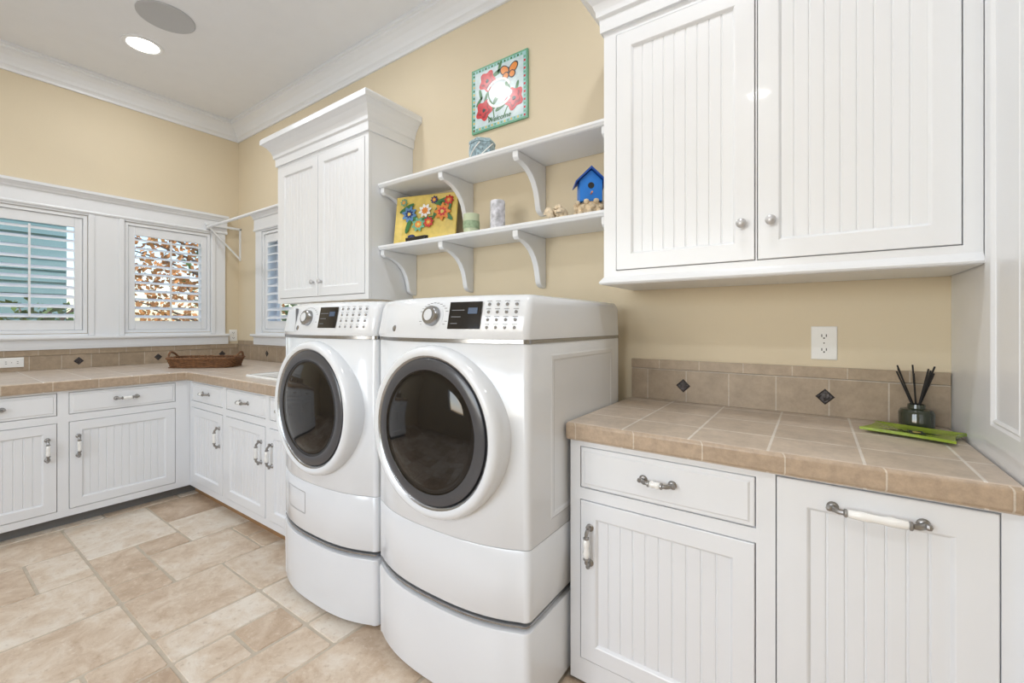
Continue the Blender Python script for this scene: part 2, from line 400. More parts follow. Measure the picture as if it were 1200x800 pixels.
# ---------------------------------------------------------------- exterior
g=G(); xw=-3.2
for i in range(22):
    z0=.0+i*.15
    g.add([(xw,-8,z0),(xw,-.72,z0),(xw+.0,-.72,z0+.15),(xw,-8,z0+.15),(xw+.022,-8,z0),(xw+.022,-.72,z0)],[(4,5,2,3),(0,1,5,4)])
g.box(xw-.1,xw-.001,-8,-.72,0,3.3)
g.out('neighbouring_house_wall',['teal'],recalc=False)
box('lawn',-30,-.17,-20,25,-.5,-.45,'ground')
def tree(name,c,h,r,mt,n,ls=.10):
    g=G(); c=Vector(c)
    g.tube([c,c+Vector((.05,.1,h*.35)),c+Vector((-.05,0,h*.7)),c+Vector((0,.1,h))],[.09,.07,.04,.02],8,1)
    for k in range(9):
        a=random.random()*2*pi; z=h*(.3+.06*k)
        g.tube([c+Vector((0,.05,z)),c+Vector((math.cos(a)*r*.4,math.sin(a)*r*.4,z+.3)),c+Vector((math.cos(a)*r*.8,math.sin(a)*r*.8,z+.5))],[.03,.02,.007],6,1)
    for k in range(n):
        while True:
            p=Vector((random.uniform(-1,1),random.uniform(-1,1),random.uniform(-1,1)))
            if p.length<1: break
        p=Vector((p.x*r,p.y*r,p.z*h*.45+h*.62))+c
        a=Vector((random.uniform(-1,1),random.uniform(-1,1),random.uniform(-1,1))).normalized()*ls; b=a.orthogonal().normalized()*ls*.6
        g.add([p-a,p+b,p+a,p-b],[(0,1,2,3)],0)
    return g.out(name,[mt,'bark'],recalc=False)
tree('autumn_tree',(-5.5,1.6,-.40),4.0,1.6,'leafo',2400,.062)
tree('green_tree',(-10,5.0,-.40),5.2,2.2,'leafg',900,.13)
tree('green_tree.001',(-3,6.5,-.40),5.2,2.4,'leafg',1500,.13)
tree('garden_shrub',(-1.9,-1.15,-.40),1.85,.5,'leafg',900,.045)
# ---------------------------------------------------------------- base cabinets
def face(g,mp,a0,a1,z0,z1,ops,t=.02): grid(g,mp,a0,a1,z0,z1,ops,-t,0)
ZD=(.70,.838); ZO=(.112,.655)
# far wall run
e=empty('base_cabinet',(.5,-1.6,0)); mp=mapF(1.0)
ops=[(-1.387,-.839)+ZD,(-1.387,-.839)+ZO,(-1.985,-1.437)+ZD,(-1.985,-1.437)+ZO,(-2.583,-2.035)+ZD,(-2.583,-2.035)+ZO]
g=G(); face(g,mp,-2.65,-.75,.07,.85,ops); g.box(-2.65,-.002,-.998,-.021,.07,.85,mp); g.out('carcass','white',e)
box('toe_kick',.01,.93,-2.64,-.01,.0,.07,'toe',e)
for k,o in enumerate(ops):
    if k%2==0: drawer('drawer_%d'%k,mp,*o,e)
    else: door('door_%d'%k,mp,*o,e)
pull('drawer_pull_1',mp,-1.113,.772,False,e); pull('drawer_pull_2',mp,-1.711,.772,False,e); pull('drawer_pull_3',mp,-2.309,.772,False,e)
pull('door_pull_1',mp,-1.345,.50,True,e,L=.12); pull('door_pull_2',mp,-1.48,.50,True,e,L=.12); pull('door_pull_3',mp,-2.08,.50,True,e,L=.12)
# main wall left run (with sink)
XE=2.572
e=empty('base_cabinet',(1.8,-.4,0)); mp=mapM(-.75)
ops=[(1.035,1.56)+ZD,(1.035,1.56)+ZO,(1.61,2.14)+ZD,(1.61,2.14)+ZO,(2.185,2.54)+ZD,(2.185,2.54)+ZO]
g=G(); face(g,mp,1.001,XE,.07,.85,ops); g.box(1.001,1.62,-.748,-.021,.07,.85,mp); g.box(1.62,XE,-.748,-.021,.07,.66,mp); g.box(2.545,XE,-.748,-.021,.66,.85,mp); g.box(1.62,2.545,-.035,-.0205,.66,.85,mp); g.out('carcass','white',e)
box('toe_kick',.94,XE-.01,-.68,-.01,.0,.07,'toe',e); box('toe_strip',.95,XE-.01,-.70,-.681,.0,.04,'brown',e)
for k,o in enumerate(ops):
    if k%2==0: drawer('drawer_%d'%k,mp,*o,e)
    else: door('door_%d'%k,mp,*o,e)
pull('drawer_pull_1',mp,1.297,.772,False,e); pull('drawer_pull_2',mp,1.875,.772,False,e); pull('drawer_pull_3',mp,2.362,.772,False,e)
pull('door_pull_1',mp,1.515,.50,True,e,L=.12); pull('door_pull_2',mp,2.095,.50,True,e,L=.12); pull('door_pull_3',mp,2.225,.50,True,e,L=.12)
# right cabinet
e=empty('base_cabinet',(4.6,-.3,0)); mp=mapM(-.63)
ops=[(4.126,4.665,.69,.835),(4.126,4.665,.095,.65),(4.712,5.132,.02,.85)]
g=G(); face(g,mp,4.088,5.168,.015,.855,ops); g.box(4.088,5.168,-.628,-.021,.03,.855,mp); g.out('carcass','white',e)
box('toe_kick',4.10,5.16,-.60,-.01,0,.03,'toe',e)
drawer('drawer',mp,*ops[0],e); door('door',mp,*ops[1],e); door('pullout_door',mp,*ops[2],e,s=.075)
pull('drawer_pull',mp,4.395,.765,False,e,L=.09); pull('door_pull',mp,4.165,.50,True,e,L=.12); pull('pullout_handle',mp,4.922,.795,False,e,L=.17)
# ---------------------------------------------------------------- countertops
def slab(name,outline,z0,z1,hole=None):
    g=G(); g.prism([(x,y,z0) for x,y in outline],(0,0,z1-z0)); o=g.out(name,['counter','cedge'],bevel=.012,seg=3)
    if hole:
        o.modifiers.clear()
        c=box('cut',*hole,z0-.1,z1+.1,'white'); b=o.modifiers.new('b','BOOLEAN'); b.object=c; b.solver='EXACT'; b.operation='DIFFERENCE'
        bv=o.modifiers.new('bevel','BEVEL'); bv.width=.010; bv.segments=3; bv.limit_method='ANGLE'
        dg=bpy.context.evaluated_depsgraph_get(); nm=bpy.data.meshes.new_from_object(o.evaluated_get(dg)); o.modifiers.clear(); o.data=nm
        bpy.data.objects.remove(c)
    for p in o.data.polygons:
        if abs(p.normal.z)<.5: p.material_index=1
    return o
slab('tile_countertop',[(.001,-2.68),(1.03,-2.68),(1.03,-.78),(XE+.002,-.78),(XE+.002,-.001),(.001,-.001)],.8505,.915,hole=(1.74,2.30,-.65,-.20))
slab('tile_countertop.001',[(4.078,-.655),(5.168,-.655),(5.168,-.001),(4.078,-.001)],.8555,.918)
# utility sink
g=G(); mz=lambda a,d,z:(a,z,.918+d)
loops(g,mz,1.715,2.325,-.675,-.175,[(0,-.002),(0,.006),(.006,.012),(.022,.012),(.034,.004),(.040,-.02),(.05,-.16),(.09,-.18)],cap=True)
g.lathe([(.03,0),(.03,.003),(.02,.004)],(2.02,-.42,.74),(0,0,1),20,1)
g.out('utility_sink',['ceramic','pewter2'],smooth='auto')
# ---------------------------------------------------------------- backsplash
def diamonds(g,mp,L,z,h=.03):
    for a in L:
        g.add([mp(a-h,.0125,z),mp(a,.0125,z-h),mp(a+h,.0125,z),mp(a,.0125,z+h),mp(a-h+.006,.016,z),mp(a,.016,z-h+.006),mp(a+h-.006,.016,z),mp(a,.016,z+h-.006)],[(4,5,6,7),(0,1,5,4),(1,2,6,5),(2,3,7,6),(3,0,4,7)],2)
def splash(name,mp,a0,a1,zt,L,zb=.9165):
    g=G(); g.box(a0,a1,.001,.012,zb,zt-.042,mp)
    g.box(a0,a1,.001,.016,zt-.040,zt,mp,1)
    diamonds(g,mp,L,(zb+zt-.04)/2)
    return g.out(name,['splash','scap','metaltile'],bevel=.0)
splash('trim_11',mapM(0),4.092,5.166,1.10,[4.324,4.831],zb=.919)
splash('trim_12',mapM(0),.02,XE-.005,1.10,[.606,1.113,1.62,2.127])
splash('trim_13',mapF(0),-2.6,-.002,1.066,[-2.183,-1.676,-1.169,-.662,-.155])
# ---------------------------------------------------------------- upper cabinets
CP=[(0,2.44),(.012,2.44),(.014,2.492),(.024,2.50),(.026,2.52),(.036,2.545),(.056,2.575),(.078,2.592),(.090,2.597),(.090,2.628),(.083,2.640),(0,2.640)]
def upper(name,x0,x1,zb,doors,kn,extra=False,left_open=True,right_open=True):
    e=empty(name,((x0+x1)/2,-.17,zb)); yf=-.354; mp=mapM(yf)
    g=G(); face(g,mp,x0,x1,zb,2.47,doors); g.box(x0,x1,-.353,-.021,zb,2.47,mp); g.out('carcass','white',e)
    path=[(x0,-.001),(x0,yf),(x1,yf)]+([(x1,-.001)] if right_open else [])
    g=G(); sweepg(g,path,CP); g.box(x0,x1,-.353,0,2.47,2.63,mp); g.out('crown','white',e)
    for k,o in enumerate(doors): door('door_%d'%k,mp,*o,e,s=.066)
    for k,(a,z) in enumerate(kn): knob('knob_%d'%k,mp,a,z,e)
    return e
upper('upper_cabinet',1.49,2.576,1.416,[(1.525,2.028,1.45,2.415),(2.034,2.54,1.45,2.415)],[(1.985,1.55),(2.077,1.55)])
e=upper('upper_cabinet',4.097,5.166,1.43,[(4.148,4.637,1.474,2.415),(4.641,5.128,1.474,2.415)],[(4.597,1.60),(4.682,1.60)],right_open=False)
g=G(); sweepg(g,[(4.097,-.001),(4.097,-.354),(5.166,-.354)],[(0,1.422),(.012,1.422),(.016,1.428),(.012,1.436),(.004,1.446),(.0,1.452)]); g.box(4.098,5.166,-.352,-.002,1.42,1.43); g.out('light_rail','white',e)
# tall cabinet at right
e=empty('tall_cabinet',(5.5,-.33,0))
g=G(); g.box(5.17,6.0,-.66,-.001,0.0,2.47); g.out('carcass','white',e)
g=G(); sweepg(g,[(5.17,-.40),(5.17,-.66),(6.0,-.66)],CP); g.box(5.17,6.0,-.66,0,2.47,2.63); g.out('crown','white',e)
g=G(); mpS=lambda a,d,z:(5.17-d,a,z)
loops(g,mpS,-.66,-.372,.96,2.46,[(0,0),(0,.006),(.045,.006),(.052,.002),(.058,.0055),(.064,.0015),(.064,0)],cap=False); g.out('side_panel_trim','white',e)
mp=mapM(-.66)
for k,(a,b) in enumerate([(5.21,5.58),(5.59,5.96)]): door('door_%d'%k,mp,a,b,.95,2.42,e,d0=0,d1=.02); door('door_low_%d'%k,mp,a,b,.1,.93,e,d0=0,d1=.02)
# ---------------------------------------------------------------- shelves
SPts=[(0,0),(.27,0),(.27,-.03),(.255,-.042),(.235,-.040),(.215,-.042),(.175,-.055),(.135,-.078),(.105,-.108),(.083,-.145),(.070,-.185),(.064,-.215),(.058,-.235),(.045,-.250),(.025,-.258),(0,-.262)]
e=empty('bracketed_display_shelf',(3.33,-.14,1.7))
for k,zt in enumerate((2.134,1.747)):
    g=G(); g.box(2.578,4.095,-.272,-.001,zt-.026,zt); g.out('shelf_%d'%k,'white',e,bevel=.003)
    g=G(); sweepg(g,[(2.578,-.272),(4.095,-.272)],[(0,zt-.024),(.006,zt-.024),(.010,zt-.016),(.014,zt-.012),(.014,zt-.002),(.012,zt),(0,zt)]); g.out('nosing_%d'%k,'white',e)
    for j,x in enumerate((2.598,3.094,3.600,4.065)):
        g=G(); g.prism([(x-.016,-.001-d,zt-.0262+z*1.02) for d,z in SPts],(.032,0,0)); g.out('bracket_%d_%d'%(k,j),'white',e,bevel=.003)
# ---------------------------------------------------------------- washer / dryer
def front_loader(name,x0,washer):
    W=.726; xc=x0+W/2; hw=W/2; yb=-.13; e=empty(name,(xc,-.5,0)); P=2.7; ys=-.868; bow=.072; rc=.026
    def yfr(x,off=0):
        t=min(1,abs((x-xc)/hw))
        y=ys-off-bow*(1-t**P)
        if t>1-rc/hw:
            y0=ys-off-bow*(1-(1-rc/hw)**P); u=(t*hw-(hw-rc))/rc; y=y0+rc*(1-math.sqrt(max(0,1-u*u)))
        return y
    def plan(z,ins=0,off=0):
        h=hw-ins; R=[(xc-h,yb-ins if ins else yb,z),(xc+h,yb-ins if ins else yb,z)]
        XS=[]
        for i in range(7): a=pi/2*i/6; XS.append(1-rc/hw+rc/hw*math.cos(a))
        N=18
        for i in range(1,N): XS.append((1-rc/hw)*(1-2*i/N))
        XS+= [-v for v in XS[:7][::-1]]
        for t in XS: R.append((xc+h*t, yfr(xc+hw*t,off)+ins, z))
        return R
    def loft(nm,lv,m):
        V=[];F=[]; 
        for L in lv: V+=plan(*L)
        n=len(plan(0))
        for i in range(len(lv)-1):
            for j in range(n): F.append((i*n+j,i*n+(j+1)%n,(i+1)*n+(j+1)%n,(i+1)*n+j))
        F.append(tuple(range(n))); F.append(tuple((len(lv)-1)*n+j for j in range(n)))
        o=mesh(nm,V,F,m,e,smooth='auto'); return o
    loft('pedestal_drawer',[(.012,.012),(.02,.0),(.280,0,.004),(.288,.003,.004),(.292,.012,0)],'enamel')
    loft('pedestal_handle_recess',[(.286,.022),(.325,.022)],'grey')
    g=G()
    for sx in (-.28,.28):
        for yy in (-.2,-.78): g.lathe([(.025,0),(.025,.014)],(xc+sx,yy,0),(0,0,1),12)
    g.out('feet',['grey'],e)
    loft('pedestal_top_lip',[(.300,.016,.002),(.304,.006,.006),(.312,.004,.006),(.316,.010,0)],'silver')
    loft('lower_body',[(.320,.004),(.326,0),(.5455,0),(.548,.0015)],'enamel')
    loft('seam',[(.540,.004),(.556,.004)],'grey2')
    loft('body',[(.5498,.0015),(.552,0),(1.196,0),(1.199,.002)],'enamel')
    loft('silver_strip',[(1.199,-.001,.003),(1.2115,-.001,.003)],'silver')
    loft('control_console',[(1.212,.0,.004),(1.225,0,.010),(1.325,.002,-.010),(1.343,.006,-.014),(1.354,.014,-.02),(1.358,.03,-.02)],'enamel')
    # side embossing
    for sx in (1,-1):
        mpd=lambda a,d,z:(xc+sx*(hw+d-.0005),a,z)
        g=G(); loops(g,mpd,-.74,-.20,.60,1.16,[(0,0),(.006,.003),(.018,.003),(.024,.001)]); g.out('side_emboss_%d'%(sx+1),'enamel',e,smooth=False)
    # door
    yd=yfr(xc)+.016; zc=.893; ax=(0,-1,0); dc=xc+.014
    g=G()
    g.lathe([(.294,-.05),(.296,.0),(.296,.024),(.292,.038),(.285,.047),(.276,.051),(.267,.050),(.261,.046)],(dc,yd,zc),ax,72,0,cap=False)
    g.lathe([(.261,.046),(.257,.044),(.253,.041),(.251,.036)],(dc,yd,zc),ax,72,1,cap=False)
    o2=(dc-.008,yd,zc)
    g.lathe([(.255,.020),(.251,.038),(.244,.042),(.220,.044),(.212,.042)],o2,ax,72,2,cap=False)
    g.lathe([(.213,.042),(.206,.039),(.186,.045),(.15,.053),(.10,.059),(.05,.062),(.001,.063)],o2,ax,72,3,cap=False)
    g.lathe([(.263,.022),(.001,.022)],(dc,yd,zc),ax,72,2,cap=False)
    g.out('porthole_door',['enamel','silver','dgrey','black'],e,smooth='auto',recalc=False)
    # controls
    kx=xc+(.008 if not washer else -.035)
    def off(z): return .010-.020*(z-1.225)/.10
    def F_(x,z,d=0): return (x,yfr(x,off(z)-.002)-d,z)
    g=G(); nrm=Vector((0,-1,.2))
    g.lathe([(.046,-.004),(.046,.002),(.040,.004)],F_(kx,1.288),nrm,36,0)
    g.lathe([(.036,.002),(.034,.020),(.030,.026),(.001,.028)],F_(kx,1.288),nrm,36,1)
    g.lathe([(.020,.0282),(.018,.030),(.001,.0305)],F_(kx,1.288),nrm,24,0)
    g.out('cycle_knob',['enamel2','silver'],e,smooth='auto')
    sx0,sx1=(xc+.082,xc+.210) if not washer else (xc+.050,xc+.170)
    def patch(g,x0,x1,z0,z1,d,mi,n=6):
        for i in range(n):
            a=x0+(x1-x0)*i/n; b=x0+(x1-x0)*(i+1)/n
            g.add([F_(a,z0,d),F_(b,z0,d),F_(b,z1,d),F_(a,z1,d)],[(0,1,2,3)],mi)
    g=G(); patch(g,sx0,sx1,1.245,1.335,.004,0)
    for i in range(3): patch(g,sx0+.012,sx0+.04+.012*i,1.262+i*.022,1.2645+i*.022,.0052,1,2)
    patch(g,sx1-.05,sx1-.015,1.295,1.315,.0052,2,2)
    g.out('display',['screen','grey','bluegrey'],e,recalc=False)
    g=G()
    bx=sx1+.022
    for c in range(4 if not washer else 5):
        for r in range(4):
            x=bx+c*.029; 
            if x>xc+.325: continue
            z=1.25+r*.025
            p=F_(x,z); g.lathe([(.0055,-.003),(.0055,.002),(.004,.003),(.0005,.003)],p,nrm,12,0)
            patch(g,x-.008,x+.008,z+.0095,z+.0112,.0012,1,1)
    for i in range(11):
        a=pi*(.12+.76*i/10)
        for sgn in (1,-1):
            x=kx+math.cos(a)*.066; z=1.288+sgn*math.sin(a)*.047
            if 1.235<z<1.338: patch(g,x-.006,x+.006,z-.001,z+.001,.0012,1,1)
    g.out('buttons',['silver','grey'],e,smooth=False)
    if washer:
        g=G()
        zs=[1.228,1.334]; n=6
        xa,xb=xc-.335,xc-.150
        for i in range(n):
            a=xa+(xb-xa)*i/n; b=xa+(xb-xa)*(i+1)/n
            g.add([F_(a,zs[0],.003),F_(b,zs[0],.003),F_(b,zs[1],.003),F_(a,zs[1],.003)],[(0,1,2,3)],0)
        g.box(xb,xb+.0025,yfr(xb,0)-.002,yfr(xb)+.01,zs[0],zs[1],mi=1)
        g.out('detergent_drawer',['enamel2','grey'],e,recalc=False)
        g=G()
        x0_,x1_,z0_,z1_=xc-.24,xc-.06,.40,.50
        def PB(x,z,d): return (x,yfr(x)-d,z)
        for (a,b,c,d) in [(x0_,x1_,z0_,z0_+.003),(x0_,x0_+.003,z0_,z1_),(x1_-.003,x1_,z0_,z1_),(x0_,x1_,z1_-.003,z1_)]:
            for i in range(4):
                p=a+(b-a)*i/4; q2=a+(b-a)*(i+1)/4
                g.add([PB(p,c,.001),PB(q2,c,.001),PB(q2,d,.001),PB(p,d,.001)],[(0,1,2,3)],0)
        g.out('filter_access_panel',['grey2'],e,recalc=False)
    # badge (plain stand-in mark)
    g=G(); g.lathe([(.012,0),(.012,.002),(.010,.003),(.001,.003)],F_(xc-.20 if not washer else xc-.12,1.245),nrm,24,0); g.out('badge',['silver'],e,smooth='auto')
M['bluegrey']=mat('display_digits',(70,86,110),.4,emit=.1)
M['grey2']=mat('panel_seam_grey',(170,170,172),.5)
front_loader('clothes_dryer',3.344,False)
front_loader('washing_machine',2.602,True)
# ---------------------------------------------------------------- ceiling fixtures
def downlight(x,y,vis=True):
    e=empty('recessed_ceiling_light',(x,y,CZ))
    g=G(); g.lathe([(.12,-.001),(.12,-.006),(.112,-.009),(.095,-.006),(.09,-.001)],(x,y,CZ),(0,0,1),40,0,cap=False)
    g.lathe([(.093,-.002),(.06,-.004),(.001,-.005)],(x,y,CZ),(0,0,1),40,1,cap=False)
    g.out('trim_ring_and_lens',['trim','lamp'],e,smooth='auto',recalc=True)
    l=bpy.data.lights.new('lamp','AREA'); l.shape='DISK'; l.size=.18; l.energy=7.6; l.color=(.94,.97,1)
    o=bpy.data.objects.new('lamp',l); o.location=(x,y,CZ-.012); link(o,e)
for x,y in [(.857,-.987),(2.6,-1.0),(4.4,-1.0),(6.1,-1.0),(.857,-3.0),(2.6,-3.0),(4.4,-3.0),(6.1,-3.0)]: downlight(x,y)  # first is the visible fixture; the rest are added unseen to light the room
g=G(); g.lathe([(.155,0),(.155,-.006),(.148,-.009),(.142,-.007),(.001,-.008)],(1.34,-.994,CZ-.0005),(0,0,1),48,0,cap=False); g.out('ceiling_speaker',['speaker'],smooth='auto')
# daylight: area lamp added in the unseen front window as soft fill
l=bpy.data.lights.new('day_fill','AREA'); l.shape='RECTANGLE'; l.size=2.3; l.size_y=1.4; l.energy=45; l.color=(.86,.93,1)
o=bpy.data.objects.new('front_fill_lamp',l); o.location=(3.4,YB-.07,1.65); o.rotation_euler=(pi/2,0,0); link(o,None)
# sun on the garden (comes from behind the house, does not enter the room)
l=bpy.data.lights.new('sun','SUN'); l.energy=2.6; l.angle=.01; l.color=(1,.96,.9)
o=bpy.data.objects.new('sun',l); o.location=(0,0,8); o.rotation_euler=(0,math.radians(32),0); link(o,None)
# ---------------------------------------------------------------- hanging rod
e=empty('clothes_hanging_rod',(.7,-.29,2.19))
g=G(); g.tube([(.03,-.29,2.19),(1.489,-.29,2.19)],.013,14); g.out('rod','trim',e,smooth='auto')
g=G(); g.box(.035,.055,-.31,-.001,2.205,2.225); g.box(.035,.055,-.30,-.28,2.17,2.21); g.box(.035,.055,-.012,-.001,1.90,2.22)
g.tube([(.045,-.285,2.2),(.045,-.012,1.92)],.009,8); g.out('bracket','trim',e)
# ---------------------------------------------------------------- outlets
def outlet(name,mp,a,z,w,h,horiz=False):
    e=empty(name,mp(a,0,z)); g=G(); loops(g,mp,a-w/2,a+w/2,z-h/2,z+h/2,[(0,.0005),(0,.004),(.003,.006)])
    ax=Vector(mp(0,1,0))-Vector(mp(0,0,0))
    for s_ in (-1,1):
        ca,cz=(a+s_*.028,z) if horiz else (a,z+s_*.026)
        hh=.014; ww=.017
        if horiz: hh,ww=ww,hh
        g.box(ca-ww,ca+ww,.005,.008,cz-hh,cz+hh,mp,0)
        for t in (-1,1):
            if horiz: g.box(ca-.004+t*0,ca+.005,.008,.0085,cz+t*.007-.0015,cz+t*.007+.0015,mp,1)
            else: g.box(ca+t*.007-.0015,ca+t*.007+.0015,.008,.0085,cz-.003,cz+.007,mp,1)
        if not horiz: g.box(ca-.0025,ca+.0025,.008,.0085,cz-.010,cz-.005,mp,1)
    g.box(a-.002,a+.002,.006,.0065,z-.002,z+.002,mp,1)
    g.out('plate',['plastic','slot'],e)
outlet('electrical_outlet',mapM(0),4.828,1.19,.08,.125)
outlet('electrical_outlet',mapF(0),-.052,1.15,.07,.115)
outlet('electrical_outlet',mapF(.012),-1.52,.982,.12,.07,True)
# ---------------------------------------------------------------- wicker tray
e=empty('wicker_tray_basket',(.76,-.57,.916))
th=math.radians(40); BS=.84
def BK(u,v,z): u*=BS; v*=BS; return (.74+u*math.cos(th)-v*math.sin(th), -.55+u*math.sin(th)+v*math.cos(th), .917+z)
def rr(t,A,B): # rounded rect param
    c=math.cos(t); s_=math.sin(t); p=.5
    return A*math.copysign(abs(c)**p,c), B*math.copysign(abs(s_)**p,s_)
g=G()
NL=7
for k in range(NL):
    z=.006+k*.0095; f=1+.10*k/NL; pts=[]
    N=120
    for i in range(N):
        t=2*pi*i/N; u,v=rr(t,.275*f,.145*f); w=1+.018*math.sin(24*t+pi*(k%2)); pts.append(BK(u*w,v*w,z+.002*math.sin(12*t+k)))
    g.tube(pts,.0056,6,closed=True)
for i in range(48):
    t=2*pi*i/48; u,v=rr(t,.272,.143); u2,v2=rr(t,.305,.162); g.tube([BK(u,v,.003),BK(u2,v2,.072)],.004,5)
pts=[]
for ph in (0,pi):
    pts=[]
    for i in range(160):
        t=2*pi*i/160; u,v=rr(t,.306,.163); pts.append(BK(u+.005*math.cos(40*t+ph),v+.005*math.cos(40*t+ph),.074+.006*math.sin(40*t+ph)))
    g.tube(pts,.006,6,closed=True)
for sg in (1,-1):
    pts=[BK(sg*(.30+.02*math.sin(pi*i/12)),-.075+.15*i/12,.075+.045*math.sin(pi*i/12)) for i in range(13)]
    g.tube(pts,.008,7)
for i in range(17):
    v=-.13+.26*i/16; g.tube([BK(-.26,v,.004),BK(.26,v,.004)],.004,5)
for i in range(9):
    u=-.24+.48*i/8; g.tube([BK(u,-.135,.006),BK(u,.135,.006)],.004,5)
g.out('woven_body',['wicker'],e,smooth=True,recalc=False)
# ---------------------------------------------------------------- painted pieces
for n,c in dict(p_green=(110,172,140),p_teal=(158,204,206),p_pale=(206,224,228),p_red=(206,44,48),p_dred=(150,26,36),p_orange=(232,140,50),p_black=(24,24,24),p_leaf=(60,118,66),p_yellow=(226,200,106),p_blue=(92,136,184),p_dblue=(34,52,110),p_white=(245,245,242),p_lime=(150,190,40),p_mauve=(150,120,170)).items():
    M[n]=mat(n,c,.25,noise=.10,scale=30,coat=.3)
def blob(g,mp,a,z,R,d,mi,k=5,amp=.18,ph=0,sx=1,sz=1,n=40,rot=0):
    P=[]
    for i in range(n):
        t=2*pi*i/n; r=R*(1+amp*math.cos(k*t+ph)); x=r*math.cos(t)*sx; y=r*math.sin(t)*sz
        P.append((a+x*math.cos(rot)-y*math.sin(rot), z+x*math.sin(rot)+y*math.cos(rot)))
    c=mp(a,d,z); V=[c]+[mp(p,d,q_) for p,q_ in P]
    g.add(V,[(0,i+1,(i+1)%n+1) for i in range(n)],mi)
def leaf(g,mp,a,z,L,w,rot,d,mi): blob(g,mp,a,z,L,d,mi,k=2,amp=.12,sx=1,sz=w,rot=rot)
def stem(g,mp,pts,w,d,mi):
    for i in range(len(pts)-1):
        (x0,y0),(x1,y1)=pts[i],pts[i+1]; L=math.hypot(x1-x0,y1-y0); nx_,ny_=-(y1-y0)/L*w,(x1-x0)/L*w
        g.add([mp(x0+nx_,d,y0+ny_),mp(x0-nx_,d,y0-ny_),mp(x1-nx_,d,y1-ny_),mp(x1+nx_,d,y1+ny_)],[(0,1,2,3)],mi)
e=empty('welcome_wall_plaque',(3.31,-.01,2.59)); mp=lambda a,d,z:(3.107+a,-.002-d,2.40+z)
PM=['p_green','p_teal','p_pale','p_red','p_dred','p_orange','p_black','p_leaf','p_yellow','p_white','p_mauve']
g=G(); W_=.40;H_=.38
g.box(0,W_,0,.012,0,H_,mp,0)
def rect(a0,a1,z0,z1,d,mi): g.add([mp(a0,d,z0),mp(a1,d,z0),mp(a1,d,z1),mp(a0,d,z1)],[(0,1,2,3)],mi)
rect(.010,W_-.010,.010,H_-.010,.0125,1)
rect(.028,W_-.028,.028,H_-.028,.013,2)
for i in range(16):
    t=i/16; rect(.012+(W_-.036)*t,.012+(W_-.036)*t+.012,.013,.025,.0132,0 if i%2 else 8); rect(.012+(W_-.036)*t,.012+(W_-.036)*t+.012,H_-.025,H_-.013,.0132,0 if i%2 else 7)
    rect(.013,.025,.012+(H_-.036)*t,.012+(H_-.036)*t+.012,.0132,7 if i%2 else 8); rect(W_-.025,W_-.013,.012+(H_-.036)*t,.012+(H_-.036)*t+.012,.0132,0 if i%2 else 3)
stem(g,mp,[(.12,.27),(.13,.19),(.16,.12),(.17,.06)],.004,.0135,7); stem(g,mp,[(.30,.13),(.26,.09),(.24,.05)],.004,.0135,7); stem(g,mp,[(.09,.11),(.13,.07),(.15,.05)],.004,.0135,7)
for (a,z,L,r) in [(.19,.17,.04,.9),(.15,.14,.035,2.2),(.22,.11,.04,.4),(.11,.19,.03,1.2),(.27,.20,.04,2.0),(.33,.19,.03,1.3),(.07,.22,.03,1.8),(.19,.31,.04,.3),(.21,.34,.03,1.2),(.06,.18,.03,.8)]: leaf(g,mp,a,z,L,.38,r,.0137,7)
for (a,z,R) in [(.12,.285,.056),(.31,.130,.060),(.095,.120,.056)]:
    blob(g,mp,a,z,R,.014,3,5,.15,a*9); blob(g,mp,a,z,R*.7,.0143,4,5,.2,1+a*5); blob(g,mp,a-.004,z+.006,R*.6,.0146,3,5,.2,2); blob(g,mp,a,z,R*.2,.0149,6,3,.1)
for sg in (1,-1):
    blob(g,mp,.275+sg*.03,.305,.034,.0141,6,2,.1,0,1,.85,rot=sg*.7); blob(g,mp,.275+sg*.03,.305,.027,.0144,5,2,.1,0,1,.85,rot=sg*.7)
    blob(g,mp,.275+sg*.022,.272,.024,.0145,6,2,.1,0,.9,1,rot=-sg*.5); blob(g,mp,.275+sg*.022,.272,.018,.0147,5,2,.1,0,.9,1,rot=-sg*.5)
blob(g,mp,.275,.288,.030,.015,6,2,0,0,.15,1)
# pale swirl
stem(g,mp,[(.20+.085*math.cos(t*.3),.20+.07*math.sin(t*.3)) for t in range(1,10)],.007,.0152,9)
stem(g,mp,[(.21+.085*math.cos(t*.3),.185+.07*math.sin(t*.3)) for t in range(11,20)],.007,.0152,9)
g.out('painted_tile',PM,e,recalc=False)
c=bpy.data.curves.new('lettering','FONT'); c.body='Welcome'; c.size=.042; c.extrude=.0004; c.shear=.3; c.materials.append(M['p_leaf'])
o=bpy.data.objects.new('lettering',c); o.location=(3.107+.12,-.0175,2.40+.036); o.rotation_euler=(pi/2,0,0); link(o,e)
# platter
O=Vector((2.635,-.215,1.7485)); ux=Vector((.43,.125,0)).normalized(); nn=Vector((ux.y,-ux.x,0)); uz=(Vector((0,0,1))*.985-nn*.14).normalized(); nf=ux.cross(uz).normalized()
if nf.y>0: nf=-nf
mp=lambda a,d,z:tuple(O+ux*a+uz*z+nf*d)
g=G(); W_=.43;H_=.32
loops(g,mp,0,W_,0,H_,[(.004,-.006),(0,.0),(.004,.004),(.03,-.002),(.05,-.006)])
PM=['p_yellow','p_blue','p_red','p_orange','p_leaf','p_dblue','p_white','p_lime','p_green']
leafs=[(.08,.24,.05,.5),(.13,.19,.05,2.2),(.30,.22,.05,1.0),(.36,.18,.05,2.4),(.22,.16,.05,.2),(.10,.13,.05,1.3),(.33,.27,.05,.3),(.38,.24,.03,1.5)]
for a,z,L,r in leafs: leaf(g,mp,a,z,L,.33,r,.0048,4)
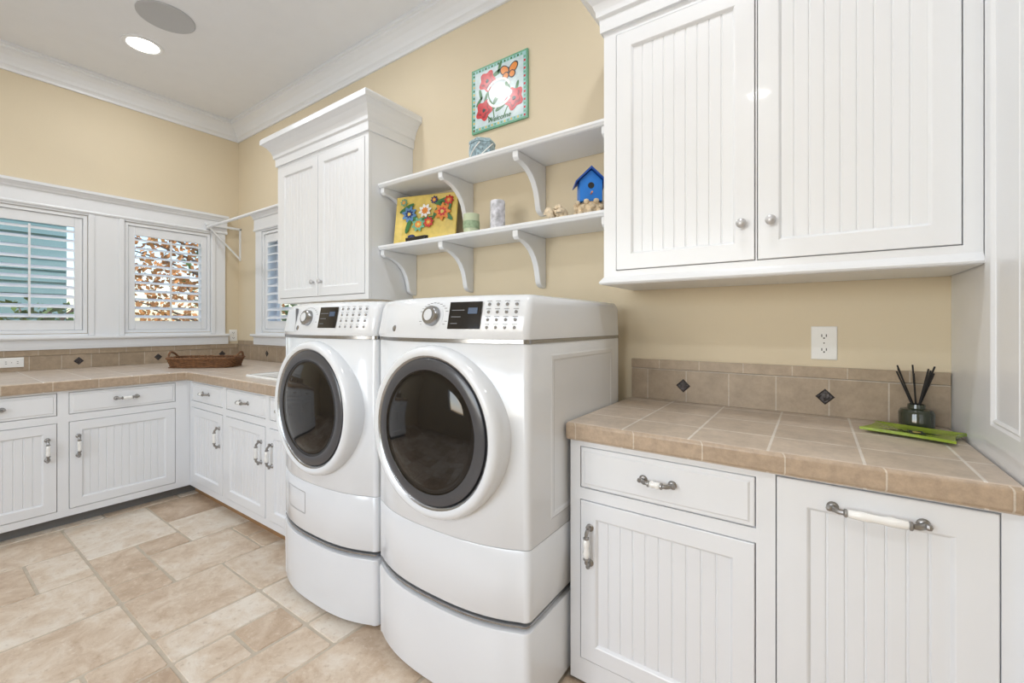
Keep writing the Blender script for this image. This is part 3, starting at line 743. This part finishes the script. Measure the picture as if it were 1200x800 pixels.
for a,z,R,mi in [(.10,.20,.045,1),(.21,.215,.038,6),(.33,.20,.048,3),(.17,.13,.04,8),(.37,.27,.028,2),(.055,.28,.022,8),(.27,.28,.022,5),(.24,.14,.030,2)]:
    blob(g,mp,a,z,R,.0055,mi,8,.22,a*20); blob(g,mp,a,z,R*.55,.006,2 if mi==3 else (5 if mi==1 else 3),8,.2,2); blob(g,mp,a,z,R*.25,.0065,0 if mi!=6 else 3,3,.1)
g.out('decorative_platter',PM,None,recalc=False)
# small dark item with blue ornament on lower shelf
Z1=1.7475
g=G(); g.prism([(2.80,-.262,Z1),(2.96,-.262,Z1),(2.975,-.245,Z1),(2.955,-.225,Z1),(2.80,-.225,Z1),(2.785,-.245,Z1)],(0,0,.028)); g.ell((2.83,-.243,Z1+.035),(.03,.016,.012),12,1); g.out('small_dark_item',['p_black','p_dblue'],smooth=False,bevel=.004)
# glass candle
g=G(); x,y=3.253,-.19; g.lathe([(.034,0),(.042,.006),(.045,.06),(.044,.115),(.039,.115),(.039,.09),(.001,.09)],(x,y,Z1),(0,0,1),28,0); g.lathe([(.0455,.035),(.046,.04),(.046,.072),(.0455,.076)],(x,y,Z1),(0,0,1),28,1,cap=False); g.tube([(x,y,Z1+.09),(x,y,Z1+.105)],.002,5,2)
M['cglass']=mat('frosted_green_glass',(196,206,176),.25); M['sage']=mat('sage_band',(150,172,140),.5,noise=.2,scale=60); g.out('candle_jar',['cglass','sage','p_black'],smooth='auto')
M['marble']=mat('veined_ceramic',(205,205,212),.3,noise=.45,scale=30)
g=G(); x,y=3.43,-.185; g.lathe([(.038,0),(.040,.005),(.040,.155),(.037,.162),(.033,.162),(.033,.14),(.001,.14)],(x,y,Z1),(0,0,1),28,0); g.tube([(x,y,Z1+.14),(x,y,Z1+.156)],.002,5,1); g.out('pillar_candle',['marble','p_black'],smooth='auto')
M['shell']=mat('shell',(226,208,180),.45,noise=.25,scale=60)
def shell(g,c,L,r,ang):
    pts=[];rs=[]; N=60
    for i in range(N):
        t=i/(N-1); a=t*5.5*pi; R=r*(1-t)**1.1
        p=Vector((L*(t-.3),math.cos(a)*R*.55,math.sin(a)*R*.55)); p.rotate(Matrix.Rotation(ang,3,'Z')); pts.append(Vector(c)+p); rs.append(max(r*.62*(1-t)**1.1,.0008))
    g.tube(pts,rs,10)
g=G(); shell(g,(3.77,-.20,Z1+.040),.09,.034,.4); shell(g,(3.805,-.175,Z1+.036),.07,.030,2.3); shell(g,(3.79,-.165,Z1+.068),.05,.022,1.2); g.out('seashells',['shell'],smooth=True,recalc=False)
# patterned box on top shelf
Z2=2.1345; M['patt']=mat('blue_white_pattern',(150,174,184),.5,noise=.5,scale=70)
g=G(); x,y=3.33,-.19
g.lathe([(.066,0),(.070,.01),(.070,.085),(.068,.09)],(x,y,Z2),(0,0,1),6,0); g.lathe([(.072,.09),(.072,.102),(.066,.110),(.001,.112)],(x,y,Z2),(0,0,1),6,0)
for k in range(6):
    g.tube([(x+.071*math.cos(pi/3*k+i*.17),y+.071*math.sin(pi/3*k+i*.17),Z2+.01+.012*i) for i in range(7)],.003,5,1)
g.out('trinket_box',['patt','p_white'],recalc=True)
# birdhouse on stone planter
M['bblue']=mat('birdhouse_blue',(38,124,214),.4,noise=.08,scale=20)
M['twig']=mat('twig_stone',(206,186,156),.7,noise=.3,scale=40)
e=empty('birdhouse',(3.955,-.18,Z1))
th=.6; cx_,cy_=3.955,-.185
def R_(u,v,z): return (cx_+u*math.cos(th)-v*math.sin(th),cy_+u*math.sin(th)+v*math.cos(th),Z1+z)
g=G(); g.ell((cx_,cy_,Z1+.038),(.068,.055,.038),16,0)
for k in range(26):
    a=2*pi*k/26; g.ell((cx_+.064*math.cos(a),cy_+.050*math.sin(a),Z1+.018+.022*(k%3)),(.014,.014,.013),8,0)
g.out('pebble_base',['twig'],e,smooth=True)
g=G(); w=.050
fr=[(-w,.066),(w,.066),(w,.158),(0,.205),(-w,.158)]
g.prism([R_(u,-.042,z) for u,z in fr],Vector(R_(0,.042,0))-Vector(R_(0,-.042,0)),0)
for sg in (1,-1):
    pr=[(0,.208),(sg*.070,.143),(sg*.070,.152),(0,.219)]
    g.prism([R_(u,-.058,z) for u,z in pr],Vector(R_(0,.058,0))-Vector(R_(0,-.058,0)),1)
n0=Vector(R_(0,-1,0))-Vector(R_(0,0,0))
g.lathe([(.014,0),(.014,.0015),(.001,.0015)],R_(0,-.042,.135),n0,20,2); g.tube([R_(0,-.04,.098),R_(0,-.072,.098)],.004,8,3)
M['broof']=mat('birdhouse_roof',(24,78,160),.4,noise=.08,scale=20)
g.out('house',['bblue','broof','p_black','p_orange'],e)
# reed diffuser + leaf tray
M['jar']=mat('dark_green_glass',(52,58,44),.08,coat=.6); M['reed']=mat('black_reed',(30,28,28),.6)
e=empty('reed_diffuser',(5.075,-.075,.918)); x,y=5.075,-.07
g=G(); g.lathe([(.040,0),(.045,.004),(.046,.05),(.040,.062),(.024,.066),(.022,.078),(.018,.078),(.018,.068)],(x,y,.9185),(0,0,1),32,0); g.out('jar',['jar'],e,smooth='auto')
g=G()
for k in range(9):
    a=2*pi*k/9+.3; r=.055 if k%2 else .04
    ty=max(-.06,math.sin(a)*r*.7); g.tube([(x-.012*math.cos(a),y-.01*math.sin(a),.935),(x+math.cos(a)*r*1.15,y+min(ty,.04),1.10+.012*(k%3))],.0026,6)
g.out('reeds',['reed'],e)
M['lime']=mat('lime_glaze',(136,158,44),.25,noise=.15,scale=30,coat=.4)
g=G(); cx_,cy_=5.045,-.21; th=-.35; V=[];F=[]; n=11
def T_(u,v):
    z=.010+.014*max(abs(u),abs(v))**4*.6; X=u*.098*(1+.12*(v*v)); Y=v*.068*(1+.12*u*u)
    return (cx_+X*math.cos(th)-Y*math.sin(th),cy_+X*math.sin(th)+Y*math.cos(th),.9185+z)
for s_ in (0,-.008):
    for i in range(n):
        for j in range(n):
            p=T_(-1+2*i/(n-1),-1+2*j/(n-1)); V.append((p[0],p[1],p[2]+s_-.0015))
for b_ in (0,n*n):
    for i in range(n-1):
        for j in range(n-1): F.append((b_+i*n+j,b_+i*n+j+1,b_+(i+1)*n+j+1,b_+(i+1)*n+j))
bd=[(i,0) for i in range(n)]+[(n-1,j) for j in range(1,n)]+[(i,n-1) for i in range(n-2,-1,-1)]+[(0,j) for j in range(n-2,0,-1)]
for k in range(len(bd)):
    a=bd[k];b2=bd[(k+1)%len(bd)]; F.append((a[0]*n+a[1],b2[0]*n+b2[1],n*n+b2[0]*n+b2[1],n*n+a[0]*n+a[1]))
g.add(V,F,0)
mpt=lambda a,d,z:(cx_+a,cy_+z,.9185+.0095+d)
blob(g,mpt,.01,0,.026,.0008,1,6,.35); blob(g,mpt,.01,0,.010,.0014,2,3,.1); leaf(g,mpt,-.045,.01,.025,.3,.3,.0008,1); leaf(g,mpt,.055,-.01,.025,.3,-.4,.0008,1)
g.out('lime_serving_tray',['lime','jar','p_yellow'],recalc=False)
# ---------------------------------------------------------------- world, camera
w=bpy.data.worlds.new('sky'); S.world=w; w.use_nodes=True; nt=w.node_tree
bg=nt.nodes['Background']; sk=nt.nodes.new('ShaderNodeTexSky'); sk.sky_type='NISHITA'; sk.sun_disc=False; sk.sun_elevation=math.radians(38); sk.sun_rotation=math.radians(200)
nt.links.new(sk.outputs[0],bg.inputs[0]); bg.inputs[1].default_value=.32
cam=bpy.data.cameras.new('camera'); cam.sensor_width=36; cam.lens=507/1200*36; cam.shift_y=-20/1200; cam.clip_start=.05
co=bpy.data.objects.new('camera',cam); co.location=(4.80,-2.01,1.26); co.rotation_euler=(pi/2,0,math.radians(35)); COL.objects.link(co); S.camera=co
S.view_settings.view_transform='Standard'
S.view_settings.look='None'
